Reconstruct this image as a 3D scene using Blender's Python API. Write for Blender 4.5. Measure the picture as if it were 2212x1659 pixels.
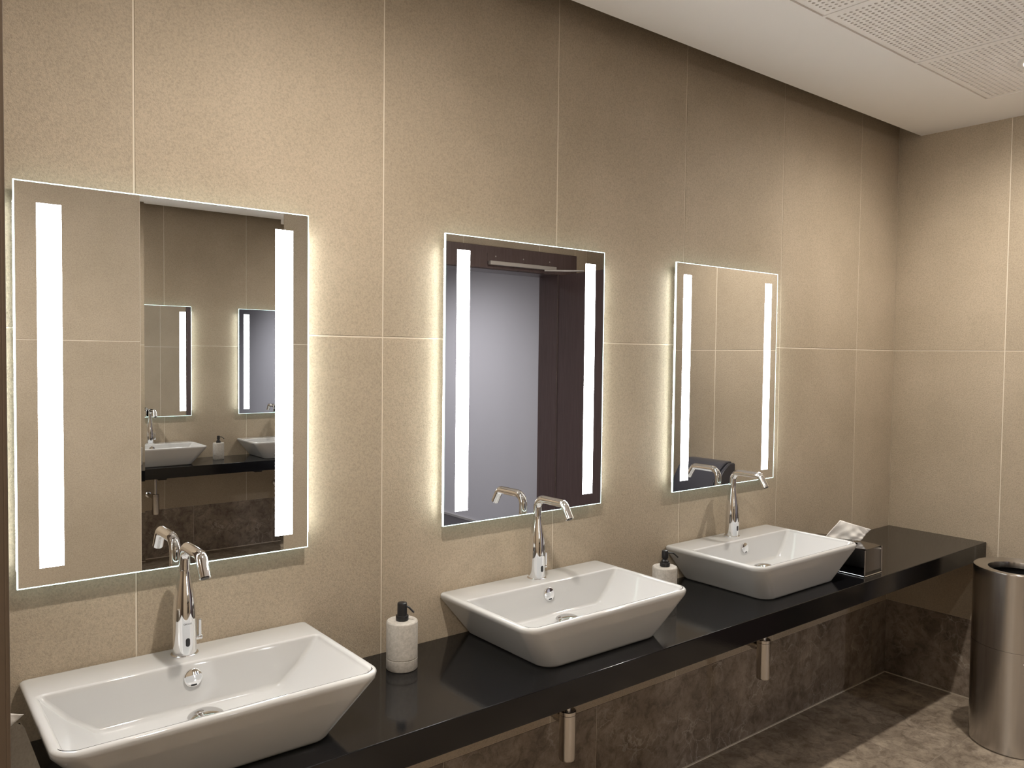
import bpy, bmesh, math, random
from mathutils import Vector, Matrix
random.seed(4)
S = bpy.context.scene
for o in list(bpy.data.objects): bpy.data.objects.remove(o)
COL = S.collection
PI = math.pi

# ------------------------------------------------------------------ camera
cam_d = bpy.data.cameras.new('camera'); cam = bpy.data.objects.new('camera', cam_d); COL.objects.link(cam)
cam_d.sensor_fit = 'HORIZONTAL'; cam_d.sensor_width = 36.0
cam_d.lens = 36.0 * 1726.27 / 2212.0
cam_d.clip_start = 0.02; cam_d.clip_end = 60
yaw, pitch, roll = 0.8981995, -0.0360257, 0.0114983
F = Vector((math.cos(yaw)*math.cos(pitch), math.sin(yaw)*math.cos(pitch), math.sin(pitch)))
R0 = Vector((math.sin(yaw), -math.cos(yaw), 0)); U0 = R0.cross(F)
R_ = R0*math.cos(roll) + U0*math.sin(roll); U_ = -R0*math.sin(roll) + U0*math.cos(roll)
cam.matrix_world = Matrix(((R_.x, U_.x, -F.x, -0.4341), (R_.y, U_.y, -F.y, -1.8413), (R_.z, U_.z, -F.z, 1.5001), (0, 0, 0, 1)))
S.camera = cam

# ------------------------------------------------------------------ light and exposure
S.view_settings.view_transform = 'Standard'; S.view_settings.look = 'None'
S.view_settings.gamma = 1; S.view_settings.exposure = 0.2
try: S.view_settings.use_curve_mapping = False
except Exception: pass
w = bpy.data.worlds.new('world'); S.world = w; w.use_nodes = True
w.node_tree.nodes['Background'].inputs[0].default_value = (0.02, 0.02, 0.02, 1)
w.node_tree.nodes['Background'].inputs[1].default_value = 0.3
DOWN_W = 22.0          # each ceiling downlight
DOWN_COL = (1.0, 0.915, 0.81)
STRIP = 21.0            # luminous strips of the mirrors
STRIP_COL = (0.97, 0.985, 1.0)
EDGE = 2.0

# ------------------------------------------------------------------ geometry constants
XR = 3.341             # right wall
YO = -2.158            # opposite wall
ZC = 2.528             # ceiling
XL = -3.4              # left end of the room
GAP = 0.1025           # slot between ceiling and mirror wall
CT = 0.711             # counter top height
RIM = 0.841

# ------------------------------------------------------------------ materials
def nt(name):
    m = bpy.data.materials.new(name); m.use_nodes = True
    return m, m.node_tree.nodes, m.node_tree.links
def mat(name, col, rough=0.5, metal=0.0, **k):
    m, N, L = nt(name); b = N['Principled BSDF']
    b.inputs['Base Color'].default_value = (*col, 1); b.inputs['Roughness'].default_value = rough
    b.inputs['Metallic'].default_value = metal
    for kk, v in k.items(): b.inputs[kk.replace('_', ' ')].default_value = v
    return m
def emis(name, col, s):
    m, N, L = nt(name); b = N['Principled BSDF']
    b.inputs['Base Color'].default_value = (*col, 1)
    b.inputs['Emission Color'].default_value = (*col, 1); b.inputs['Emission Strength'].default_value = s
    return m
def ramp(N, stops):
    r = N.new('ShaderNodeValToRGB'); e = r.color_ramp.elements
    e[0].position, e[0].color = stops[0][0], (*stops[0][1], 1)
    e[1].position, e[1].color = stops[-1][0], (*stops[-1][1], 1)
    for p, c in stops[1:-1]:
        n = e.new(p); n.color = (*c, 1)
    return r
def noise(N, L, scale, detail=4, vec=None, rough=0.55):
    n = N.new('ShaderNodeTexNoise'); n.inputs['Scale'].default_value = scale
    n.inputs['Detail'].default_value = detail; n.inputs['Roughness'].default_value = rough
    if vec is not None: L.new(vec, n.inputs['Vector'])
    return n
def mixc(N, L, a, b, fac, mode='MIX'):
    m = N.new('ShaderNodeMix'); m.data_type = 'RGBA'; m.blend_type = mode
    for s, v in ((6, a), (7, b)):
        if hasattr(v, 'links'): L.new(v, m.inputs[s])
        else: m.inputs[s].default_value = (*v, 1)
    if hasattr(fac, 'links'): L.new(fac, m.inputs[0])
    else: m.inputs[0].default_value = fac
    return m.outputs[2]
def pos(N):
    return N.new('ShaderNodeNewGeometry').outputs['Position']

def m_beige():
    m, N, L = nt('beige_stoneware'); b = N['Principled BSDF']; P = pos(N)
    n1 = noise(N, L, 3.0, 5, P); n2 = noise(N, L, 210, 3, P, 0.7); n3 = noise(N, L, 420, 2, P)
    c = ramp(N, [(0.3, (0.415, 0.346, 0.258)), (0.7, (0.485, 0.408, 0.312))]); L.new(n1.outputs['Fac'], c.inputs[0])
    g = ramp(N, [(0.30, (0.74, 0.73, 0.71)), (0.5, (1, 1, 1)), (0.72, (1.2, 1.19, 1.17))]); L.new(n2.outputs['Fac'], g.inputs[0])
    col = mixc(N, L, c.outputs[0], g.outputs[0], 0.75, 'MULTIPLY')
    oi = N.new('ShaderNodeObjectInfo'); hs = N.new('ShaderNodeHueSaturation')
    mr = N.new('ShaderNodeMapRange'); mr.inputs[3].default_value = 0.95; mr.inputs[4].default_value = 1.05
    L.new(oi.outputs['Random'], mr.inputs[0]); L.new(mr.outputs[0], hs.inputs['Value']); L.new(col, hs.inputs['Color'])
    L.new(hs.outputs[0], b.inputs['Base Color'])
    b.inputs['Roughness'].default_value = 0.62
    bp = N.new('ShaderNodeBump'); bp.inputs['Strength'].default_value = 0.55; bp.inputs['Distance'].default_value = 0.0011
    ad = N.new('ShaderNodeMath'); ad.operation = 'ADD'; L.new(n2.outputs['Fac'], ad.inputs[0]); L.new(n3.outputs['Fac'], ad.inputs[1])
    L.new(ad.outputs[0], bp.inputs['Height']); L.new(bp.outputs[0], b.inputs['Normal'])
    return m
def m_marble(name, dark, light, vein, rough, vs=1.0):
    m, N, L = nt(name); b = N['Principled BSDF']; P = pos(N)
    oi = N.new('ShaderNodeObjectInfo'); vm = N.new('ShaderNodeVectorMath'); vm.operation = 'SCALE'
    cb = N.new('ShaderNodeCombineXYZ'); L.new(oi.outputs['Random'], cb.inputs[0]); L.new(oi.outputs['Random'], cb.inputs[2])
    L.new(cb.outputs[0], vm.inputs[0]); vm.inputs['Scale'].default_value = 40
    va = N.new('ShaderNodeVectorMath'); L.new(P, va.inputs[0]); L.new(vm.outputs[0], va.inputs[1])
    Q = va.outputs[0]
    d = noise(N, L, 9, 5, Q); dm = N.new('ShaderNodeVectorMath'); dm.operation = 'SCALE'; dm.inputs['Scale'].default_value = 0.16
    L.new(d.outputs['Color'], dm.inputs[0]); dv = N.new('ShaderNodeVectorMath'); L.new(Q, dv.inputs[0]); L.new(dm.outputs[0], dv.inputs[1])
    n1 = noise(N, L, 5, 8, Q, 0.65)
    c = ramp(N, [(0.32, dark), (0.68, light)]); L.new(n1.outputs['Fac'], c.inputs[0])
    n2 = noise(N, L, 20, 8, dv.outputs[0], 0.72); g = ramp(N, [(0.38, (0.48, 0.44, 0.41)), (0.5, (0.9, 0.88, 0.87)), (0.62, (1.25, 1.24, 1.22))]); L.new(n2.outputs['Fac'], g.inputs[0])
    col = mixc(N, L, c.outputs[0], g.outputs[0], 0.8, 'MULTIPLY')
    v = N.new('ShaderNodeTexVoronoi'); v.feature = 'DISTANCE_TO_EDGE'; v.inputs['Scale'].default_value = 15*vs; L.new(dv.outputs[0], v.inputs['Vector'])
    vr = ramp(N, [(0.0, (1, 1, 1)), (0.045, (0, 0, 0))]); L.new(v.outputs['Distance'], vr.inputs[0])
    n3 = noise(N, L, 4, 3, Q); nr = ramp(N, [(0.48, (0, 0, 0)), (0.62, (1, 1, 1))]); L.new(n3.outputs['Fac'], nr.inputs[0])
    f = N.new('ShaderNodeMath'); f.operation = 'MULTIPLY'; L.new(vr.outputs[0], f.inputs[0]); L.new(nr.outputs[0], f.inputs[1])
    f2 = N.new('ShaderNodeMath'); f2.operation = 'MULTIPLY'; L.new(f.outputs[0], f2.inputs[0]); f2.inputs[1].default_value = 0.55
    L.new(mixc(N, L, col, vein, f2.outputs[0]), b.inputs['Base Color'])
    b.inputs['Roughness'].default_value = rough
    return m
def m_granite():
    m, N, L = nt('black_granite'); b = N['Principled BSDF']; P = pos(N)
    v = N.new('ShaderNodeTexVoronoi'); v.inputs['Scale'].default_value = 260; L.new(P, v.inputs['Vector'])
    r = ramp(N, [(0.0, (0.03, 0.03, 0.032)), (0.10, (0.005, 0.005, 0.006))]); L.new(v.outputs['Distance'], r.inputs[0])
    L.new(r.outputs[0], b.inputs['Base Color'])
    n = noise(N, L, 7, 5, P); mr = N.new('ShaderNodeMapRange'); mr.inputs[3].default_value = 0.06; mr.inputs[4].default_value = 0.15
    L.new(n.outputs['Fac'], mr.inputs[0]); L.new(mr.outputs[0], b.inputs['Roughness'])
    n2 = noise(N, L, 240, 3, P); bp = N.new('ShaderNodeBump'); bp.inputs['Strength'].default_value = 0.08; bp.inputs['Distance'].default_value = 0.0008
    L.new(n2.outputs['Fac'], bp.inputs['Height']); L.new(bp.outputs[0], b.inputs['Normal'])
    return m
def m_stone():
    m, N, L = nt('pale_stone'); b = N['Principled BSDF']; P = pos(N)
    n = noise(N, L, 120, 5, P, 0.7); r = ramp(N, [(0.3, (0.36, 0.335, 0.30)), (0.7, (0.55, 0.52, 0.475))]); L.new(n.outputs['Fac'], r.inputs[0])
    L.new(r.outputs[0], b.inputs['Base Color']); b.inputs['Roughness'].default_value = 0.6
    bp = N.new('ShaderNodeBump'); bp.inputs['Strength'].default_value = 0.3; bp.inputs['Distance'].default_value = 0.0008
    L.new(n.outputs['Fac'], bp.inputs['Height']); L.new(bp.outputs[0], b.inputs['Normal'])
    return m
def m_brushed():
    m, N, L = nt('brushed_steel'); b = N['Principled BSDF']
    tc = N.new('ShaderNodeTexCoord'); mp = N.new('ShaderNodeMapping'); mp.inputs['Scale'].default_value = (1, 1, 260)
    L.new(tc.outputs['Object'], mp.inputs['Vector'])
    n = noise(N, L, 6, 4, mp.outputs[0])
    b.inputs['Metallic'].default_value = 1; b.inputs['Base Color'].default_value = (0.58, 0.56, 0.54, 1)
    mr = N.new('ShaderNodeMapRange'); mr.inputs[3].default_value = 0.20; mr.inputs[4].default_value = 0.225
    L.new(n.outputs['Fac'], mr.inputs[0]); L.new(mr.outputs[0], b.inputs['Roughness'])
    b.inputs['Anisotropic'].default_value = 0.9; b.inputs['Anisotropic Rotation'].default_value = 0.25
    tg = N.new('ShaderNodeTangent'); tg.direction_type = 'RADIAL'; tg.axis = 'Z'; L.new(tg.outputs[0], b.inputs['Tangent'])
    return m
def m_plaster():
    m, N, L = nt('ceiling_plaster'); b = N['Principled BSDF']; P = pos(N)
    n = noise(N, L, 180, 3, P); b.inputs['Base Color'].default_value = (0.90, 0.875, 0.845, 1); b.inputs['Roughness'].default_value = 0.9
    bp = N.new('ShaderNodeBump'); bp.inputs['Strength'].default_value = 0.12; bp.inputs['Distance'].default_value = 0.001
    L.new(n.outputs['Fac'], bp.inputs['Height']); L.new(bp.outputs[0], b.inputs['Normal'])
    return m
def m_wood():
    m, N, L = nt('dark_brown_door'); b = N['Principled BSDF']; P = pos(N)
    mp = N.new('ShaderNodeMapping'); mp.inputs['Scale'].default_value = (22, 22, 1.4); L.new(P, mp.inputs[0])
    n = noise(N, L, 4, 5, mp.outputs[0]); r = ramp(N, [(0.3, (0.085, 0.056, 0.056)), (0.7, (0.115, 0.080, 0.080))]); L.new(n.outputs['Fac'], r.inputs[0])
    L.new(r.outputs[0], b.inputs['Base Color']); b.inputs['Roughness'].default_value = 0.42
    return m

M = dict(
    beige=m_beige(),
    marble=m_marble('brown_marble_wall', (0.17, 0.134, 0.106), (0.35, 0.292, 0.238), (0.60, 0.54, 0.47), 0.35),
    marblef=m_marble('brown_marble_floor', (0.24, 0.195, 0.150), (0.48, 0.41, 0.325), (0.52, 0.45, 0.37), 0.42, 0.7),
    grout=mat('pale_grout', (0.78, 0.71, 0.60), 0.9),
    groutd=mat('brown_grout', (0.30, 0.25, 0.20), 0.9),
    plaster=m_plaster(),
    panel=mat('perforated_board', (0.90, 0.865, 0.83), 0.85),
    felt=mat('panel_backing', (0.035, 0.03, 0.026), 1.0),
    slot=mat('ceiling_slot', (0.10, 0.085, 0.07), 0.95),
    ceramic=mat('white_ceramic', (0.56, 0.565, 0.565), 0.06, Coat_Weight=0.3, Coat_Roughness=0.04),
    chrome=mat('chrome', (0.86, 0.86, 0.87), 0.045, 1.0),
    smoke=mat('dark_chrome', (0.27, 0.27, 0.28), 0.05, 1.0),
    steel=mat('satin_steel', (0.62, 0.59, 0.56), 0.22, 1.0),
    brushed=m_brushed(),
    granite=m_granite(),
    stone=m_stone(),
    black=mat('black_plastic', (0.012, 0.012, 0.014), 0.32),
    grey=mat('dark_grey_plastic', (0.065, 0.067, 0.085), 0.30),
    ink=mat('black_ink', (0.01, 0.01, 0.01), 0.5),
    mirror=mat('silvered_glass', (0.90, 0.91, 0.915), 0.004, 1.0),
    strip=emis('frosted_light_strip', STRIP_COL, STRIP),
    side=emis('mirror_side_light', (0.95, 1.0, 0.94), 26.0),
    edge=emis('lit_glass_edge', (0.74, 1.0, 0.94), EDGE),
    housing=mat('mirror_housing', (0.55, 0.55, 0.53), 0.6),
    paper=mat('tissue_paper', (0.86, 0.84, 0.81), 0.9, Transmission_Weight=0.0, Subsurface_Weight=0.0),
    door=m_wood(),
    partition=mat('brown_laminate', (0.105, 0.075, 0.052), 0.5),
    greywall=mat('grey_painted_wall', (0.50, 0.49, 0.52), 0.8),
    darkfloor=mat('corridor_floor', (0.05, 0.045, 0.05), 0.5),
    alu=mat('pale_aluminium', (0.55, 0.53, 0.52), 0.35, 0.4),
    lamp=emis('downlight_lens', DOWN_COL, 110.0),
    white=mat('white_enamel', (0.78, 0.76, 0.73), 0.4),
    inner=mat('bin_liner_dark', (0.01, 0.01, 0.01), 0.8),
)

# ------------------------------------------------------------------ helpers
def link(name, me, m=None, parent=None, smooth=False, loc=None):
    o = bpy.data.objects.new(name, me); COL.objects.link(o)
    if m is not None and len(me.materials) == 0: me.materials.append(m)
    if smooth:
        for p in me.polygons: p.use_smooth = True
    if parent is not None: o.parent = parent
    if loc is not None: o.location = loc
    return o
def mesh(name, V, Fc):
    me = bpy.data.meshes.new(name); me.from_pydata([tuple(v) for v in V], [], Fc); me.validate(); me.update(); return me
def obj(name, V, Fc, m, parent=None, smooth=False, loc=None, wn=False):
    o = link(name, mesh(name, V, Fc), m, parent, smooth, loc)
    if wn:
        md = o.modifiers.new('wn', 'WEIGHTED_NORMAL'); md.keep_sharp = False; md.weight = 80
    return o
def box_vf(x0, x1, y0, y1, z0, z1, off=0):
    V = [(x0, y0, z0), (x1, y0, z0), (x1, y1, z0), (x0, y1, z0), (x0, y0, z1), (x1, y0, z1), (x1, y1, z1), (x0, y1, z1)]
    Fc = [(3, 2, 1, 0), (4, 5, 6, 7), (0, 1, 5, 4), (1, 2, 6, 5), (2, 3, 7, 6), (3, 0, 4, 7)]
    return V, [tuple(i+off for i in f) for f in Fc]
def box(name, x0, x1, y0, y1, z0, z1, m, parent=None, bevel=0, loc=None, seg=2):
    V, Fc = box_vf(x0, x1, y0, y1, z0, z1)
    o = obj(name, V, Fc, m, parent, loc=loc)
    if bevel:
        bm = bmesh.new(); bm.from_mesh(o.data)
        bmesh.ops.bevel(bm, geom=bm.edges[:], offset=bevel, segments=seg, profile=0.5, affect='EDGES')
        bm.to_mesh(o.data); bm.free()
        for p in o.data.polygons: p.use_smooth = True
        md = o.modifiers.new('wn', 'WEIGHTED_NORMAL'); md.keep_sharp = False
    return o
def lathe(name, prof, m, parent=None, n=48, loc=None, axis='Z', cap=True):
    V = []; Fc = []
    for r, z in prof:
        for k in range(n):
            a = 2*PI*k/n; V.append((r*math.cos(a), r*math.sin(a), z))
    for i in range(len(prof)-1):
        for k in range(n):
            a = i*n+k; b = i*n+(k+1) % n
            Fc.append((a, b, b+n, a+n))
    if cap:
        if prof[0][0] > 1e-6: Fc.append(tuple(reversed(range(n))))
        if prof[-1][0] > 1e-6: Fc.append(tuple((len(prof)-1)*n+k for k in range(n)))
    if axis == 'Y': V = [(x, z, -y) for x, y, z in V]       # axis along +y
    if axis == 'X': V = [(z, y, -x) for x, y, z in V]
    me = mesh(name, V, Fc)
    bm = bmesh.new(); bm.from_mesh(me); bmesh.ops.remove_doubles(bm, verts=bm.verts[:], dist=1e-6)
    bmesh.ops.recalc_face_normals(bm, faces=bm.faces[:])
    for e in bm.edges:
        if len(e.link_faces) == 2 and e.calc_face_angle(0) > math.radians(35): e.smooth = False
    for f in bm.faces: f.smooth = True
    bm.to_mesh(me); bm.free()
    return link(name, me, m, parent, loc=loc)
def fillet(pts, rads, n=8):
    out = [Vector(pts[0])]
    for i in range(1, len(pts)-1):
        p, a, b = Vector(pts[i]), Vector(pts[i-1]), Vector(pts[i+1]); r = rads[i-1]
        u = (a-p).normalized(); v = (b-p).normalized(); ang = u.angle(v)
        if r <= 0 or ang > PI-1e-3: out.append(p); continue
        d = r/math.tan(ang/2); c = p+(u+v).normalized()*(r/math.sin(ang/2))
        s = p+u*d-c; e = p+v*d-c; tot = s.angle(e); ax = s.cross(e).normalized()
        for k in range(n+1): out.append(c+Matrix.Rotation(tot*k/n, 3, ax) @ s)
    out.append(Vector(pts[-1])); return out
def tube(name, path, r, m, parent=None, n=20, closed_ends=True, loc=None):
    V = []; Fc = []; path = [Vector(p) for p in path]; up = None
    rr = r if isinstance(r, (list, tuple)) else [r]*len(path)
    for i, p in enumerate(path):
        t = (path[min(i+1, len(path)-1)]-path[max(i-1, 0)]).normalized()
        if up is None: up = t.orthogonal().normalized()
        up = (up-t*up.dot(t)).normalized(); s = t.cross(up)
        for k in range(n):
            a = 2*PI*k/n; V.append(p+(up*math.cos(a)+s*math.sin(a))*rr[i])
    for i in range(len(path)-1):
        for k in range(n): a = i*n+k; b = i*n+(k+1) % n; Fc.append((a, b, b+n, a+n))
    if closed_ends: Fc.append(tuple(reversed(range(n)))); Fc.append(tuple((len(path)-1)*n+k for k in range(n)))
    me = mesh(name, V, Fc); bm = bmesh.new(); bm.from_mesh(me); bmesh.ops.recalc_face_normals(bm, faces=bm.faces[:])
    for e in bm.edges:
        if len(e.link_faces) == 2 and e.calc_face_angle(0) > math.radians(40): e.smooth = False
    for f in bm.faces: f.smooth = True
    bm.to_mesh(me); bm.free()
    return link(name, me, m, parent, loc=loc)
def empty(name, loc=(0, 0, 0), rz=0):
    o = bpy.data.objects.new(name, None); COL.objects.link(o); o.location = loc; o.rotation_euler = (0, 0, rz); o.empty_display_size = 0.05
    return o
def tag(o, label, cat, group=None):
    o['label'] = label; o['category'] = cat
    if group: o['group'] = group
    return o
def struct(o):
    o['kind'] = 'structure'; return o
def copy_tree(o, parent=None):
    kids = list(o.children); c = o.copy(); COL.objects.link(c)
    if parent is not None: c.parent = parent
    for k in kids: copy_tree(k, c)
    return c

# ------------------------------------------------------------------ tiles
TC = {}
def tile(parent, m, origin, u, v, n, w, h, t=0.0016, key='', gap=0.0034):
    """one tile, w by h, its centre at origin on the wall face, n = outward normal"""
    k = (key, round(w, 4), round(h, 4), tuple(u), tuple(v))
    if k not in TC:
        a, b = (w-gap)/2, (h-gap)/2; c = 0.0012; u_, v_, n_ = Vector(u), Vector(v), Vector(n)
        P = []
        for (s, d) in ((0, -0.006), (0, t-c), (c, t)):
            for (i, j) in ((-1, -1), (1, -1), (1, 1), (-1, 1)): P.append(u_*i*(a-s)+v_*j*(b-s)+n_*d)
        Fc = [(8, 9, 10, 11)]
        for l in (0, 4):
            for q in range(4): r = (q+1) % 4; Fc.append((l+q, l+r, l+4+r, l+4+q))
        Fc.append((3, 2, 1, 0))
        me = mesh('tile', P, Fc); bm = bmesh.new(); bm.from_mesh(me); bmesh.ops.recalc_face_normals(bm, faces=bm.faces[:]); bm.to_mesh(me); bm.free()
        me.materials.append(m); TC[k] = me
    o = bpy.data.objects.new('tile', TC[k]); COL.objects.link(o); o.parent = parent; o.location = origin
    return o
def tile_field(parent, m, u, v, n, fixed, us, vs, key, gap=0.0034):
    """us, vs = joint positions along the two directions; fixed = the point whose u,v components are 0"""
    u_, v_ = Vector(u), Vector(v)
    for i in range(len(us)-1):
        for j in range(len(vs)-1):
            w = us[i+1]-us[i]; h = vs[j+1]-vs[j]
            if w < 0.01 or h < 0.01: continue
            tile(parent, m, Vector(fixed)+u_*(us[i]+us[i+1])/2+v_*(vs[j]+vs[j+1])/2, u, v, n, w, h, key=key, gap=gap)
def cuts(lo, hi, start, step):
    k = math.ceil((lo-start)/step-1e-6); out = [lo]
    x = start+k*step
    while x < hi-1e-4:
        if x > lo+1e-4: out.append(x)
        x += step
    return out+[hi]

ZTOP = 2.68
X, Y, Z = (1, 0, 0), (0, 1, 0), (0, 0, 1)
# mirror wall
wb = struct(box('wall_back', XL-.1, XR+.1, 0.0, 0.12, -0.05, ZTOP, M['grout']))
tile_field(wb, M['beige'], X, Z, (0, -1, 0), (0, 0, 0), cuts(XL, XR, 0.0, 0.6), [0.352, 1.543, ZTOP], 'b')
tile_field(wb, M['marble'], X, Z, (0, -1, 0), (0, 0, 0), cuts(XL, XR, 2.006, 0.602), [0.004, 0.3535], 'bm', 0.0014)
# right wall
wr = struct(box('wall_right', XR, XR+.12, YO-.1, 0.12, -0.05, ZTOP, M['grout']))
tile_field(wr, M['beige'], Y, Z, (-1, 0, 0), (XR, 0, 0), cuts(YO, 0.0, -0.4785, 0.6), [0.352, 1.543, ZTOP], 'r')
tile_field(wr, M['marble'], Y, Z, (-1, 0, 0), (XR, 0, 0), cuts(YO, 0.0, -0.53, 0.6), [0.004, 0.3535], 'rm', 0.0014)
# left end wall, behind the camera's left shoulder
wl = struct(box('wall_left', XL-.12, XL, YO-.1, 0.12, -0.05, ZTOP, M['grout']))
tile_field(wl, M['beige'], Y, Z, (1, 0, 0), (XL, 0, 0), cuts(YO, 0.0, -0.4785, 0.6), [0.352, 1.543, ZTOP], 'l')
# opposite wall with the doorway
DX0, DX1, DH = 2.12, 3.085, 2.03
wo = empty('wall_front', (0, 0, 0)); struct(wo)
TH = 0.183
for (a, b, c, d) in ((XL-.1, DX0, -.05, ZTOP), (DX0, DX1, DH, ZTOP), (DX1, XR+.1, -.05, ZTOP)):
    o = box('wall_core', a, b, YO-TH, YO, c, d, M['grout'], wo)
FR0, FR1, FRT = DX0-.15, DX1+.15, DH+.135
MX0, MX1 = 0.520, 1.205
def ofield(x0, x1, zs):
    tile_field(wo, M['beige'], X, Z, (0, 1, 0), (0, YO, 0), cuts(x0, x1, 2.325, 0.597), zs, 'o')
ofield(XL, MX0, [0.352, 1.543, ZTOP]); ofield(MX1, FR0, [0.352, 1.543, ZTOP]); ofield(FR0, FR1, [FRT, ZTOP]); ofield(FR1, XR, [0.352, 1.543, ZTOP])
for a, b in ((XL, MX0), (MX1, FR0), (FR1, XR)):
    tile_field(wo, M['marble'], X, Z, (0, 1, 0), (0, YO, 0), cuts(a, b, 2.006, .602), [0.004, 0.3535], 'om', 0.0014)
# floor
fl = struct(box('floor', XL-.1, XR+.1, YO-.1, 0.1, -0.08, -0.0016, M['groutd']))
tile_field(fl, M['marblef'], X, Y, (0, 0, 1), (0, 0, -0.0016), cuts(XL, XR, 2.6, 0.6), cuts(YO, 0.0, -0.53, 0.6), 'f')
struct(box('trim_1', XL, XR-.001, -0.0045, -0.0012, 0.0, 0.004, M['grout']))

# ceiling: plaster frame round two rows of perforated panels
PX1 = 3.005; PS = 0.596; NP = 10; PX0 = PX1-NP*PS; PY1 = -0.505; PY0 = PY1-2*PS
ce = empty('ceiling'); struct(ce)
def cbox(a, b, c, d): return box('plaster_field', a, b, c, d, ZC, ZC+.03, M['plaster'], ce)
cbox(XL, XR, PY1, -GAP); cbox(XL, XR, YO, PY0); cbox(XL, PX0, PY0, PY1); cbox(PX1, XR, PY0, PY1)
box('slot_top', XL, XR, -GAP-.05, 0.0, 2.66, 2.68, M['slot'], ce)
box('slot_back', XL, XR, -GAP-.012, -GAP-.002, ZC+.03, 2.66, M['slot'], ce)
box('panel_carrier', PX0-.02, PX1+.02, PY0-.02, PY1+.02, ZC+.022, ZC+.04, M['felt'], ce)
# seam rails
def rail(a, b, c, d, z=.005): return box('seam_rail', a, b, c, d, ZC+z, ZC+.016, M['panel'], ce)
for i in range(NP+1): rail(PX0+i*PS-.0065, PX0+i*PS+.0065, PY0, PY1, -.0005)
for j in range(3): rail(PX0, PX1, PY0+j*PS-.008, PY0+j*PS+.008)
def panel_mesh(hole_light):
    n = 29; sp = 0.019; half = (PS-.017)/2; r = 0.0053; bm = bmesh.new()
    g = -(n*sp)/2; zt = 0.0; zb = 0.010
    def quad(*p):
        bm.faces.new([bm.verts.new(q) for q in p])
    # plain border
    e = -g
    for (a, b, c, d) in ((-half, half, e, half), (-half, half, -half, -e), (-half, -e, -e, e), (e, half, -e, e)):
        quad((a, c, zt), (a, d, zt), (b, d, zt), (b, c, zt))
    for (p, q) in (((-half, -half), (half, -half)), ((half, -half), (half, half)), ((half, half), (-half, half)), ((-half, half), (-half, -half))):
        quad((p[0], p[1], zt), (q[0], q[1], zt), (q[0], q[1], zb), (p[0], p[1], zb))
    for i in range(n):
        for j in range(n):
            cx = g+(i+.5)*sp; cy = g+(j+.5)*sp; h = sp/2
            if hole_light and math.hypot(cx, cy) < 0.066:
                continue
            if hole_light and math.hypot(cx, cy) < 0.085:
                quad((cx-h, cy-h, zt), (cx-h, cy+h, zt), (cx+h, cy+h, zt), (cx+h, cy-h, zt)); continue
            O = [bm.verts.new((cx+x*h, cy+y*h, zt)) for x, y in ((1, 0), (1, 1), (0, 1), (-1, 1), (-1, 0), (-1, -1), (0, -1), (1, -1))]
            I = [bm.verts.new((cx+r*math.cos(k*PI/4), cy+r*math.sin(k*PI/4), zt)) for k in range(8)]
            D = [bm.verts.new((cx+r*math.cos(k*PI/4), cy+r*math.sin(k*PI/4), zb)) for k in range(8)]
            for k in range(8):
                l = (k+1) % 8
                bm.faces.new((O[k], I[k], I[l], O[l])); bm.faces.new((I[k], D[k], D[l], I[l]))
    me = bpy.data.meshes.new('perforated_panel'); bm.to_mesh(me); bm.free(); me.materials.append(M['panel'])
    return me
pm0, pm1 = panel_mesh(False), panel_mesh(True)
LIGHTS = []
for i in range(NP):
    for j in range(2):
        cx = PX0+(i+.5)*PS; cy = PY1-(j+.5)*PS
        lit = (j, i) in ((0, 1), (0, 5), (0, 9), (1, 3))  # the leftmost and the second-row downlights are unseen, added for fill
        o = link('perforated_panel', pm1 if lit else pm0, None, ce, loc=(cx, cy, ZC+.001))
        if lit: LIGHTS.append((cx, cy))
for k, (lx, ly) in enumerate(LIGHTS):
    t = empty('downlight', (lx, ly, ZC))
    tag(t, ('round recessed ceiling downlight above ' + ('the steel bin' if lx > 2 else 'the nearest basin')) if lx > 0 else 'round recessed ceiling downlight added for fill, unseen behind the view, left of the camera' if lx > -1 else 'round recessed ceiling downlight added for fill over the left end of the room, outside the view', 'downlight')
    lathe('trim_ring', [(0.060, 0.004), (0.064, -0.004), (0.078, -0.004), (0.083, -0.001), (0.083, 0.001)], M['white'], t, cap=False)
    lathe('reflector_can', [(0.060, 0.004), (0.052, 0.05), (0.04, 0.06)], M['alu'], t, cap=False)
    lathe('lamp_lens', [(0.0, -0.016), (0.020, -0.0135), (0.036, -0.006), (0.046, 0.006), (0.048, 0.03)], M['lamp'], t, cap=False)
    ld = bpy.data.lights.new('downlight_beam', 'SPOT'); ld.energy = DOWN_W*PI; ld.color = DOWN_COL
    ld.spot_size = math.radians(176); ld.spot_blend = 1.0; ld.shadow_soft_size = 0.022
    lo = bpy.data.objects.new('downlight_beam', ld); COL.objects.link(lo); lo.parent = t; lo.location = (0, 0, -0.020)

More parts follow.
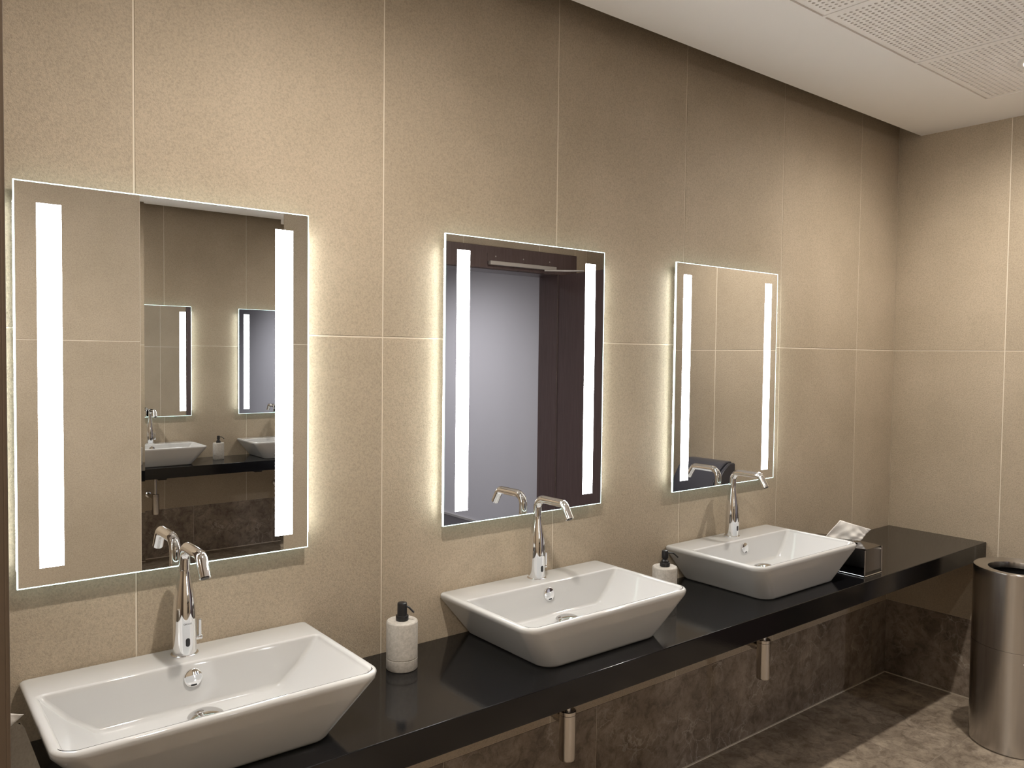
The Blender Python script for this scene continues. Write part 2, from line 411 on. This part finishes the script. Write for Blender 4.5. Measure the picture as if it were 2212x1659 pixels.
# corridor beyond the doorway
CX = 3.75
struct(box('wall_corridor_right', CX, CX+.1, -6.6, YO-TH-.001, 0, 2.8, M['greywall']))
struct(box('wall_corridor_left', 0.9, 1.0, -6.6, YO-TH-.001, 0, 2.8, M['greywall']))
struct(box('wall_corridor_end', 0.9, CX+.1, -6.7, -6.6, 0, 2.8, M['greywall']))
struct(box('floor_corridor', 0.9, CX+.1, -6.6, YO-.101, -0.08, -0.002, M['darkfloor']))
struct(box('ceiling_corridor', 0.9, CX+.1, -6.6, YO-TH-.001, 2.68, 2.75, M['plaster']))
struct(box('baseboard_corridor', CX-.012, CX-.001, -6.6, YO-TH-.002, 0, 0.02, M['alu']))
cl = empty('downlight', (2.5, -4.1, 2.68)); tag(cl, 'round ceiling downlight out in the corridor, seen only by its glow on the grey wall', 'downlight')
lathe('trim_ring', [(0.05, -0.001), (0.05, -0.005), (0.07, -0.004), (0.073, 0.0)], M['white'], cl, cap=False)
lathe('lamp_lens', [(0.0, -0.001), (0.05, -0.001)], M['lamp'], cl, cap=False)
ld = bpy.data.lights.new('downlight_beam', 'SPOT'); ld.energy = 230; ld.color = (1.0, 0.98, 1.0); ld.spot_size = math.radians(150); ld.spot_blend = 1.0; ld.shadow_soft_size = 0.05
lo = bpy.data.objects.new('downlight_beam', ld); COL.objects.link(lo); lo.parent = cl; lo.location = (0, 0, -0.02)

# near partition at the left edge of the view
sp_ = empty('privacy_partition', (-0.62, -0.92, 0)); tag(sp_, 'tall brown partition panel at the left edge, nearest the camera', 'partition')
box('panel', -0.285, 0.281, -0.012, 0.012, 0.0, ZC-.001, M['partition'], sp_)
box('edge_strip', 0.281, 0.285, -0.0125, 0.0125, 0.0, ZC-.001, M['partition'], sp_, bevel=0.001)

# ------------------------------------------------------------------ doorway, door, closer
d1 = empty('door_1', (DX1, YO, 0)); struct(d1)
w_ = DX1-DX0
box('frame_head', -w_-.15, .15, 0.0, 0.018, DH, FRT, M['door'], d1, bevel=.002)
box('frame_side', 0.0, .15, 0.0, 0.018, 0, DH, M['door'], d1, bevel=.002)
box('frame_side', -w_-.15, -w_, 0.0, 0.018, 0, DH, M['door'], d1, bevel=.002)
box('jamb', -0.004, 0.0, -TH, 0.0, 0, DH, M['door'], d1)
box('jamb', -w_, -w_+.004, -TH, 0.0, 0, DH, M['door'], d1)
box('jamb_head', -w_, 0, -TH, 0.0, DH-.004, DH, M['door'], d1)
lf = empty('door_leaf', (DX1+.01, YO+.03, 0), math.radians(-82)); tag(lf, 'dark brown wooden door standing open against the right wall, seen in the middle mirror', 'door')
box('panel', -0.93, 0.0, -.02, .02, .012, DH-.005, M['door'], lf, bevel=.002)
for z in (0.25, 1.0, 1.78):
    lathe('hinge', [(.007, z), (.007, z+.1)], M['steel'], lf, n=12, loc=(0.006, 0.026, 0))
hd = empty('handle_pivot', (0, 0, 0)); bpy.data.objects.remove(hd)
for s in (-1, 1):
    h = lathe('door_handle', [(.0, 0), (.026, 0), (.026, .006), (.0, .006)], M['steel'], lf, n=24, loc=(-.87, .021 if s > 0 else -.027, 1.02), axis='Y')
    tube('lever', fillet([(0, s*.003, 0), (0, s*.045, 0), (.11, s*.045, 0)], [.012]), .008, M['steel'], h, n=12)
cz = empty('door_closer', (2.763, YO+.018, 2.06)); tag(cz, 'slim pale door closer on the dark frame above the reflected doorway', 'door closer')
box('mounting_plate', -.275, .285, 0, .003, .012, .062, M['door'], cz)
box('rail', -.268, .268, .003, .030, -.010, .014, M['alu'], cz, bevel=.002)
for x in (-.21, .01, .23):
    lathe('screw', [(0, 0), (.0045, 0), (.0035, .002), (0, .003)], M['alu'], cz, n=12, loc=(x, .003, .045), axis='Y')
tube('arm', [(0.16, .034, -.016), (0.35, .20, -.018)], .006, M['alu'], cz, n=10)

# ------------------------------------------------------------------ tall mirror on the opposite wall
tm = empty('tall_mirror', (MX0, YO, 0)); tag(tm, 'full-height frameless mirror on the opposite wall, seen inside the nearest lit mirror', 'mirror')
W = MX1-MX0; b_ = .016; z0, z1 = .02, ZC-.003
V = [(0, .0, z0), (W, .0, z0), (W, .0, z1), (0, .0, z1), (0, .004, z0), (W, .004, z0), (W, .004, z1), (0, .004, z1),
     (b_, .0055, z0+b_), (W-b_, .0055, z0+b_), (W-b_, .0055, z1-b_), (b_, .0055, z1-b_)]
Fc = [(0, 1, 5, 4), (1, 2, 6, 5), (2, 3, 7, 6), (3, 0, 4, 7), (4, 5, 9, 8), (5, 6, 10, 9), (6, 7, 11, 10), (7, 4, 8, 11), (8, 9, 10, 11), (3, 2, 1, 0)]
me = mesh('mirror_glass', V, Fc); bm = bmesh.new(); bm.from_mesh(me); bmesh.ops.recalc_face_normals(bm, faces=bm.faces[:]); bm.to_mesh(me); bm.free()
link('mirror_glass', me, M['mirror'], tm)

# ------------------------------------------------------------------ paper towel dispenser
pd = empty('paper_towel_dispenser', (XR-.0016, -1.085, 0.56)); tag(pd, 'dark grey paper towel dispenser reflected at the bottom of the farthest mirror', 'dispenser')
prof = [(0, 0), (-.13, 0), (-.175, .03), (-.195, .10), (-.19, .18), (-.165, .255), (-.12, .315), (-.075, .345), (-.05, .355), (0, .355)]
def extrude(name, pr, y0, y1, m, parent):
    n = len(pr); V = [(x, y0, z) for x, z in pr]+[(x, y1, z) for x, z in pr]
    Fc = [tuple(range(n)), tuple(reversed(range(n, 2*n)))]+[(i, i+n, (i+1) % n+n, (i+1) % n) for i in range(n)]
    me = mesh(name, V, Fc); bm = bmesh.new(); bm.from_mesh(me); bmesh.ops.recalc_face_normals(bm, faces=bm.faces[:])
    for e in bm.edges:
        e.smooth = not (len(e.link_faces) == 2 and e.calc_face_angle(0) > math.radians(50))
    for f in bm.faces: f.smooth = True
    bmesh.ops.bevel(bm, geom=[e for e in bm.edges if not e.smooth], offset=.004, segments=2, affect='EDGES')
    for f in bm.faces: f.smooth = True
    bm.to_mesh(me); bm.free(); return link(name, me, m, parent)
extrude('cover', prof, -.135, .135, M['grey'], pd)
sc = [(x*.9, z*.97+.004) for x, z in prof]
extrude('side_cheek', sc, -.158, -.139, M['grey'], pd); extrude('side_cheek', sc, .139, .158, M['grey'], pd)
box('outlet_slot', -.14, -.05, -.11, .11, -.003, .002, M['ink'], pd)

# ------------------------------------------------------------------ countertop
ct = empty('countertop', (0, 0, CT)); tag(ct, 'long black granite countertop shelf carrying the three basins', 'countertop')
box('slab', -1.2, XR-.003, -.4332, -.0022, -.072, 0, M['granite'], ct, bevel=.0025)

# ------------------------------------------------------------------ lit mirrors
MZ0, MZ1, MW = 1.028, 1.829, 0.606
SZ0, SZ1, SI, SW = 1.065, 1.788, 0.0389, 0.0437
def frame_vf(x0, x1, z0, z1, b, y0, y1):
    """a rectangular ring, b wide, front at y0, back at y1"""
    V = []
    for (s, y) in ((0, y1), (0, y0), (b, y0), (b, y1)):
        V += [(x0+s, y, z0+s), (x1-s, y, z0+s), (x1-s, y, z1-s), (x0+s, y, z1-s)]
    Fc = []
    for l in range(4):
        for q in range(4):
            r = (q+1) % 4; Fc.append((l*4+q, l*4+r, ((l+1) % 4)*4+r, ((l+1) % 4)*4+q))
    return V, Fc
def lit_mirror():
    r = empty('lit_mirror', (0, 0, 0))
    hgt = MZ1-MZ0
    box('housing', .035, MW-.035, -.020, -.0018, .035, hgt-.035, M['housing'], r)
    for a, b in ((-.0008, .0), (MW, MW+.0008)):
        box('edge_light', a, b, -.0262, -.0210, SZ0-MZ0, SZ1-MZ0, M['side'], r)
    # silvered glass with the two frosted windows left out
    xs = [.0022, SI, SI+SW, MW-SI-SW, MW-SI, MW-.0022]; zs = [.0022, SZ0-MZ0, SZ1-MZ0, hgt-.0022]
    V = []; Fc = []
    for i in range(5):
        for j in range(3):
            if j == 1 and i in (1, 3): continue
            k = len(V); V += [(xs[i], -.0267, zs[j]), (xs[i+1], -.0267, zs[j]), (xs[i+1], -.0267, zs[j+1]), (xs[i], -.0267, zs[j+1])]; Fc.append((k, k+1, k+2, k+3))
    k = len(V); V += [(.0022, -.0205, .0022), (MW-.0022, -.0205, .0022), (MW-.0022, -.0205, hgt-.0022), (.0022, -.0205, hgt-.0022)]; Fc.append((k+3, k+2, k+1, k))
    obj('mirror_glass', V, Fc, M['mirror'], r)
    V, Fc = frame_vf(0, MW, 0, hgt, .0022, -.0267, -.0205); obj('glass_edge', V, Fc, M['edge'], r)
    for a in (SI, MW-SI-SW):
        box('light_strip', a, a+SW, -.0262, -.021, SZ0-MZ0, SZ1-MZ0, M['strip'], r)
    return r
m1 = lit_mirror(); m1.location = (-.2234, 0, MZ0)
m2 = copy_tree(m1); m2.location = (.7756, 0, MZ0)
m3 = copy_tree(m1); m3.location = (1.7314, 0, MZ0)
tag(m1, 'frameless mirror with two lit strips above the nearest basin', 'mirror', 'lit mirrors above the basins')
tag(m2, 'middle frameless mirror with two lit strips, reflecting a brown doorway', 'mirror', 'lit mirrors above the basins')
tag(m3, 'farthest frameless mirror with two lit strips, reflecting a dark towel dispenser', 'mirror', 'lit mirrors above the basins')

# ------------------------------------------------------------------ basins
BW, BD, BH = .6076, .398, .130
def rrect(x0, x1, y0, y1, z, rads, n=8):
    """corner order: back-left, back-right, front-right, front-left (y1 = back)"""
    pts = []
    C = [((x0, y1), (1, -1), 90), ((x1, y1), (-1, -1), 0), ((x1, y0), (-1, 1), -90), ((x0, y0), (1, 1), -180)]
    for (c, s, a1), r in zip(C, rads):
        cx, cy = c[0]+s[0]*r, c[1]+s[1]*r
        for k in range(n+1):
            a = math.radians(a1+90-90*k/n); pts.append((cx+r*math.cos(a), cy+r*math.sin(a), z))
    return pts
def loft(name, loops, m, parent, cap0=True, cap1=True):
    n = len(loops[0]); V = [p for l in loops for p in l]; Fc = []
    for i in range(len(loops)-1):
        for k in range(n):
            a = i*n+k; b = i*n+(k+1) % n; Fc.append((a, b, b+n, a+n))
    if cap0: Fc.append(tuple(range(n)))
    if cap1: Fc.append(tuple((len(loops)-1)*n+k for k in range(n)))
    me = mesh(name, V, Fc); bm = bmesh.new(); bm.from_mesh(me); bmesh.ops.recalc_face_normals(bm, faces=bm.faces[:]); bm.to_mesh(me); bm.free()
    o = link(name, me, m, parent, smooth=True); md = o.modifiers.new('wn', 'WEIGHTED_NORMAL'); md.keep_sharp = False; md.weight = 90
    return o
def lerp(a, b, t): return a+(b-a)*t
def basin():
    r = empty('basin', (0, 0, 0)); L = []
    # outside: foot -> rim   parameters x-inset, front, corner radii
    def outer(t, z, grow=0.0):
        ix = lerp(.088, .0, t)+grow; fy = lerp(-.360, -BD, t)+grow
        rb = lerp(.03, .010, t); rf = lerp(.050, .045, t)
        return rrect(ix, BW-ix, fy, -.0025-grow, z, (rb, rb, max(rf-grow, .004), max(rf-grow, .004)))
    L.append(outer(.0, 0.0, .010)); L.append(outer(.0, .0015, .004)); L.append(outer(.0, .006, 0)); L.append(outer(.03, .010))
    L.append(outer(.50, .062)); L.append(outer(.97, .114))
    # rounded lip
    for a in (10, 35, 60, 85):
        L.append(outer(.99, .122+.008*math.sin(math.radians(a)), .008*(1-math.cos(math.radians(a)))))
    L.append(outer(1.0, .130, .012))
    # inside
    def inner(t, z, grow=0.0):
        ix = lerp(.020, .112, t)+grow; fy = lerp(-.380, -.343, t)+grow; by = lerp(-.112, -.130, t)-grow
        rb = lerp(.012, .014, t); rf = lerp(.026, .020, t)
        return rrect(ix, BW-ix, fy, by, z, (rb, rb, rf, rf))
    L.append(inner(0, .130, -.007))
    for a in (10, 40, 70): L.append(inner(0, .130-.006*(1-math.cos(math.radians(a))), -.006+.006*math.sin(math.radians(a))))
    L.append(inner(.03, .1205)); L.append(inner(.5, .075)); L.append(inner(.92, .048))
    L.append(inner(.96, .0435, .002)); L.append(inner(1.0, .0400, .007)); L.append(inner(1.0, .0385, .014)); L.append(inner(1.0, .0370, .05))
    loft('bowl', L, M['ceramic'], r)
    dr = lathe('drain_cover', [(.0, .018), (.010, .0178), (.022, .0155), (.0325, .0110), (.0355, .0075), (.0345, .0055), (.024, .0045), (.012, .004), (.012, .0), (.020, .0)], M['chrome'], r, loc=(BW/2, -.203, .0415), cap=False)
    lathe('flange', [(.0, .0006), (.020, .0008), (.0315, .0022), (.0335, .0)], M['chrome'], dr, cap=False)
    ov = lathe('overflow_cap', [(.0, .0046), (.0165, .0046), (.0176, .0042), (.0186, .003), (.0188, -.004)], M['chrome'], r, cap=False)
    box('overflow_slot', -.006, .006, -.0162, -.0125, .0042, .00475, M['black'], ov, bevel=.0002)
    ov.rotation_euler = (math.radians(80), 0, 0); ov.location = (BW/2, -.1190, .099)
    return r
b1 = basin(); b1.location = (-.2208, 0, CT)
b2 = copy_tree(b1); b2.location = (.7790, 0, CT)
b3 = copy_tree(b1); b3.location = (1.7233, 0, CT)
tag(b1, 'white rectangular vessel basin nearest the camera, at the left end of the black counter', 'basin', 'white basins on the black counter')
tag(b2, 'middle white rectangular vessel basin, standing between the two stone soap dispensers', 'basin', 'white basins on the black counter')
tag(b3, 'farthest white rectangular vessel basin, next to the right-hand tissue box', 'basin', 'white basins on the black counter')

# ------------------------------------------------------------------ sensor taps
def text_mesh(txt, size):
    cu = bpy.data.curves.new('t', 'FONT'); cu.body = txt; cu.size = size; cu.align_x = 'CENTER'; cu.align_y = 'CENTER'
    o = bpy.data.objects.new('t', cu); COL.objects.link(o)
    dg = bpy.context.evaluated_depsgraph_get(); me = bpy.data.meshes.new_from_object(o.evaluated_get(dg))
    bpy.data.objects.remove(o); return me
def wrap(me, R, zc, name, m, parent, ang0=0.0):
    bm = bmesh.new(); bm.from_mesh(me)
    for v in bm.verts:
        a = v.co.x/R+ang0; z = zc+v.co.y
        v.co = (R*math.sin(a), -R*math.cos(a), z)
    bm.to_mesh(me); bm.free()
    me.materials.clear(); return link(name, me, m, parent)
def tap():
    r = empty('sensor_tap', (0, 0, 0))
    lathe('base_ring', [(.0, .0), (.0280, .0), (.0284, .001), (.0284, .0045), (.0274, .0055), (.0249, .006)], M['chrome'], r, n=64, cap=False)
    pr = [(.0248, .006), (.0247, .020), (.0246, .05), (.0244, .078), (.0241, .094), (.0234, .108), (.0221, .121), (.0203, .134), (.0181, .147), (.0158, .159), (.0139, .169), (.0127, .177), (.0121, .182), (.0119, .186)]
    lathe('tap_body', pr, M['chrome'], r, n=64, cap=False)
    lathe('neck_ring', [(.0116, .1858), (.0123, .1862), (.0123, .1874), (.0116, .1878)], M['steel'], r, cap=False)
    path = fillet([(0, 0, .187), (0, 0, .240), (0, -.115, .240), (0, -.140, .200)], [.030, .020], 10)
    sp = tube('spout', path, .01185, M['chrome'], r, n=32)
    e = Vector(path[-1]); d = (Vector(path[-1])-Vector(path[-2])).normalized()
    tube('aerator', [e+d*0.0002, e+d*.0012], .0085, M['black'], sp, n=24)
    # sensor window, an upright rounded slot on the front of the body
    pts = []
    for k in range(24):
        a = 2*PI*k/24; pts.append((.0046*math.cos(a), .0046*math.sin(a)+(.0045 if math.sin(a) > 0 else -.0045), 0))
    V = []; Rr = .0250
    for x, z, _ in pts: V.append((x, -math.sqrt(Rr**2-x*x), .034+z))
    obj('sensor_window', V, [tuple(range(24))], M['black'], r)
    wrap(text_mesh('GROHE', .0052), .0245, .0735, 'lettering', M['ink'], r)
    lv = lathe('lever_pivot', [(.0, .018), (.0050, .018), (.0055, .019), (.0055, .036), (.0048, .037), (.0, .037)], M['chrome'], r, n=24, axis='X', loc=(0, 0, .033), cap=False)
    lv2 = box('lever_blade', .0280, .0342, -.0078, .0078, .0045, .042, M['chrome'], lv, bevel=.0022, seg=3)
    return r
TAPY = -.060
t1 = tap(); t1.location = (.083, TAPY, RIM)
t2 = copy_tree(t1); t2.location = (1.086, TAPY, RIM)
t3 = copy_tree(t1); t3.location = (2.030, TAPY, RIM)
tag(t1, 'chrome bottle-shaped sensor tap on the nearest basin', 'tap', 'chrome sensor taps on the basins')
tag(t2, 'chrome bottle-shaped sensor tap on the middle basin', 'tap', 'chrome sensor taps on the basins')
tag(t3, 'chrome bottle-shaped sensor tap on the farthest basin', 'tap', 'chrome sensor taps on the basins')

# ------------------------------------------------------------------ bottle traps under the counter
def trap():
    r = empty('bottle_trap', (0, 0, 0))
    tube('tail_pipe', [(0, 0, .498-.711), (0, 0, -.0722)], .0105, M['chrome'], r, n=24)
    lathe('bottle', [(.0, -.352), (.0215, -.352), (.0235, -.349), (.0238, -.345), (.0238, -.222), (.0232, -.2215)], M['steel'], r, cap=False)
    lathe('collar_nut', [(.0105, -.2085), (.0215, -.209), (.0240, -.211), (.0240, -.2205), (.0232, -.2212)], M['steel'], r, cap=False)
    tube('outlet_pipe', [(0, .020, -.240), (0, .2035, -.240)], .0125, M['steel'], r, n=24)
    tube('pipe_nut', [(0, .022, -.240), (0, .046, -.240)], .0160, M['steel'], r, n=24)
    lathe('wall_rosette', [(.0125, -.016), (.020, -.014), (.027, -.004), (.028, .0)], M['chrome'], r, axis='Y', loc=(0, .2040, -.240), cap=False)
    return r
TY = -.2065
p2 = trap(); p2.location = (1.083, TY, CT)
p1 = copy_tree(p2); p1.location = (.083, TY, CT)
p3 = copy_tree(p2); p3.location = (2.027, TY, CT)
tag(p2, 'steel bottle trap hanging below the counter under the middle basin', 'trap', 'bottle traps under the counter')
tag(p1, 'steel bottle trap under the nearest basin, out of direct sight below the counter', 'trap', 'bottle traps under the counter')
tag(p3, 'steel bottle trap hanging below the counter under the farthest basin', 'trap', 'bottle traps under the counter')
def ctrl():
    r = empty('sensor_control_unit')
    box('case', -.03, .03, -.022, .022, -.055, -.0005, M['black'], r, bevel=.005)
    tube('hose', fillet([(.02, 0, -.03), (.07, 0, -.035), (.085, 0, -.0005)], [.02]), .004, M['steel'], r, n=8)
    return r
c1 = ctrl(); c1.location = (.19, -.11, CT-.0725)
c2 = copy_tree(c1); c2.location = (1.15, -.11, CT-.0725); c3 = copy_tree(c1); c3.location = (1.845, -.11, CT-.0725)
tag(c1, 'small black sensor control case fixed under the counter below the nearest basin', 'control box', 'sensor control cases under the counter')
tag(c2, 'small black sensor control case under the counter beside the middle trap', 'control box', 'sensor control cases under the counter')
tag(c3, 'small black sensor control case under the counter left of the farthest trap', 'control box', 'sensor control cases under the counter')

# ------------------------------------------------------------------ soap dispensers
def soap(raised, direction):
    r = empty('soap_dispenser')
    R = .0394
    lathe('stone_body', [(.0, .0), (R-.003, .0), (R-.001, .001), (R, .003), (R, .0275), (R-.0020, .0282), (R-.0020, .0300), (R, .0307), (R, .1175), (R-.001, .1200), (R-.003, .1215), (.0, .1215)], M['stone'], r, cap=False, n=64)
    lathe('collar', [(.0, .1215), (.0158, .1215), (.0160, .1225), (.0160, .1325), (.0154, .1340), (.011, .1345), (.0, .1345)], M['black'], r, cap=False)
    z = .1345
    if raised:
        lathe('pump_stem', [(.0125, z), (.0120, z+.005), (.0085, z+.009), (.0085, z+.016)], M['black'], r, cap=False)
        lathe('pump_head', [(.0, z+.014), (.0105, z+.014), (.0108, z+.016), (.0105, z+.034), (.0098, z+.037), (.007, z+.0385), (.0, z+.039)], M['black'], r, cap=False)
        h = z+.030; Ln = .042
    else:
        lathe('pump_head', [(.0128, z-.0005), (.0124, z+.001), (.0122, z+.028), (.0116, z+.0305), (.009, z+.0320), (.0, z+.0325)], M['black'], r, cap=False)
        h = z+.022; Ln = .036
    d = Vector((math.cos(direction), math.sin(direction), 0))
    if not raised: pts = fillet([d*.010+Vector((0, 0, h)), d*.017+Vector((0, 0, h-.001)), d*.031+Vector((0, 0, h-.014))], [.008], 5)
    else: pts = fillet([d*.008+Vector((0, 0, h)), d*(Ln*.62)+Vector((0, 0, h-.001)), d*Ln+Vector((0, 0, h-.015))], [.016], 6)
    tube('nozzle', pts, .0024, M['black'], r, n=12)
    return r
s1 = soap(False, math.radians(-50)); s1.location = (.592, -.121, CT)
s2 = soap(True, math.radians(-36)); s2.location = (1.53, -.170, CT)
tag(s1, 'pale stone soap dispenser with black pump between the nearest and middle basins', 'soap dispenser', 'stone soap dispensers')
tag(s2, 'pale stone soap dispenser with curved black nozzle between the middle and farthest basins', 'soap dispenser', 'stone soap dispensers')

# ------------------------------------------------------------------ tissue boxes
def tissue_box(hx, hy, h, label):
    r = empty('tissue_box'); t = .0015
    # open-bottomed chrome cover with an oval slot in its top
    n = 32; sx, sy = hx*.42, hy*.5; V = []; Fc = []
    outer = []
    for k in range(n):
        a = 2*PI*k/n; c, s = math.cos(a), math.sin(a); q = min(hx/max(abs(c), 1e-6), hy/max(abs(s), 1e-6)); outer.append((q*c, q*s))
    def addl(pts, z): V.extend([(x, y, z) for x, y in pts])
    # top plate
    ins = [(sx*math.cos(2*PI*k/n), sy*math.sin(2*PI*k/n)) for k in range(n)]
    addl(ins, h); addl(outer, h); addl(outer, h-.003); addl(ins, h-.003)
    for l in range(4):
        for k in range(n):
            b = (k+1) % n; m_ = ((l+1) % 4)*n; Fc.append((l*n+k, l*n+b, m_+b, m_+k))
    me = mesh('lid_plate', V, Fc); bm = bmesh.new(); bm.from_mesh(me); bmesh.ops.recalc_face_normals(bm, faces=bm.faces[:]); bm.to_mesh(me); bm.free()
    link('lid_plate', me, M['smoke'], r)
    g = .0015
    for (a, b, c, d) in ((-hx+g, hx-g, -hy+g, -hy+g+t), (-hx+g, hx-g, hy-g-t, hy-g), (-hx+g, -hx+g+t, -hy+g+t, hy-g-t), (hx-g-t, hx-g, -hy+g+t, hy-g-t)):
        box('side_plate', a, b, c, d, 0.0, h-.003, M['smoke'], r)
    rd = .0022
    for sxn in (-1, 1):
        tube('bottom_rail', [(sxn*(hx-.001), -hy, rd), (sxn*(hx-.001), hy, rd)], rd, M['chrome'], r, n=10)
    for syn in (-1, 1):
        tube('bottom_rail', [(-hx, syn*(hy-.001), rd), (hx, syn*(hy-.001), rd)], rd, M['chrome'], r, n=10)
    for sxn in (-1, 1): tube('corner_post', [(sxn*(hx-.001), -hy+.001, rd), (sxn*(hx-.001), -hy+.001, h-.003)], .0022, M['chrome'], r, n=10)
    return r
def sheet(name, corners, nu, nv, wav, m, seed, thick=.0006):
    """corners: bottom-left, bottom-right, top-right, top-left"""
    rnd = random.Random(seed); A, B, C_, D = [Vector(c) for c in corners]; N = (B-A).cross(D-A).normalized(); V = []; Fc = []
    ph = [rnd.uniform(0, 6) for _ in range(6)]
    for j in range(nv+1):
        v = j/nv
        for i in range(nu+1):
            u = i/nu; p = A.lerp(B, u).lerp(D.lerp(C_, u), v)
            d = wav*(math.sin(9*u+ph[0]+2.5*v)*(1-.5*v)+.6*math.sin(17*u+ph[1]-4*v)*(1-v)+.4*math.sin(7*v+ph[2]+4*u)+.3*math.sin(23*u*v+ph[3]))
            V.append(p+N*d+Vector((0, 0, 0)))
    for j in range(nv):
        for i in range(nu): a = j*(nu+1)+i; Fc.append((a, a+1, a+nu+2, a+nu+1))
    o = obj(name, V, Fc, m, None, smooth=True); md = o.modifiers.new('s', 'SOLIDIFY'); md.thickness = thick
    return o
tb2 = tissue_box(.0625, .125, .1015, ''); tb2.location = (2.4135, -.277, CT)
tag(tb2, 'chrome tissue box on the counter at the right of the farthest basin', 'tissue box', 'chrome tissue boxes')
tb1 = tissue_box(.0625, .125, .1015, ''); tb1.location = (-.2935, -.262, CT)
tag(tb1, 'chrome tissue box at the left end of the counter, half hidden by the partition', 'tissue box', 'chrome tissue boxes')
ts2 = sheet('tissue', [(2.3566, -.2395, .8290), (2.4640, -.3250, .8150), (2.4930, -.3480, .8590), (2.4018, -.2755, .8930)], 26, 18, .0042, M['paper'], 3)
tag(ts2, 'white tissue standing up out of the chrome box by the farthest basin', 'tissue')
tl = sheet('tissue_tail', [(2.398, -.265, .8135), (2.440, -.300, .8135), (2.455, -.318, .818), (2.375, -.255, .828)], 12, 6, .002, M['paper'], 5); tl.parent = ts2
ts1 = sheet('tissue', [(-.310, -.225, .8145), (-.277, -.243, .836), (-.2434, -.2712, .876), (-.340, -.195, .878)], 20, 14, .0020, M['paper'], 9)
tag(ts1, 'white tissue with a pointed corner at the left edge, out of the near chrome box', 'tissue')

# ------------------------------------------------------------------ waste bin
bn = empty('waste_bin', (3.048, -.659, 0)); tag(bn, 'tall round brushed steel waste bin with an open top by the right wall', 'waste bin')
R = .154; H = .698
lathe('shell_lower', [(.0, .002), (R-.006, .002), (R-.006, .008), (R, .008), (R, .3990)], M['brushed'], bn, n=128, cap=False)
lathe('shell_upper', [(R-.0012, .3990), (R-.0012, .4005), (R, .4005), (R, H-.006)], M['brushed'], bn, n=128, cap=False)
lathe('lid_ring', [(R, H-.006), (R-.0006, H-.0025), (R-.003, H-.0008), (R-.008, H), (.108, H-.006), (.104, H-.007), (.103, H-.012), (.103, H-.03)], M['brushed'], bn, n=128, cap=False)
lathe('inner_bucket', [(.103, H-.03), (.128, H-.032), (.128, .03), (.0, .03)], M['inner'], bn, n=64, cap=False)
lathe('seam_rivet', [(0, 0), (.004, 0), (.003, .0015), (0, .002)], M['steel'], bn, n=12, loc=(-.135, -.0742, .36), cap=False).rotation_euler = (0, math.radians(-90), math.radians(29))
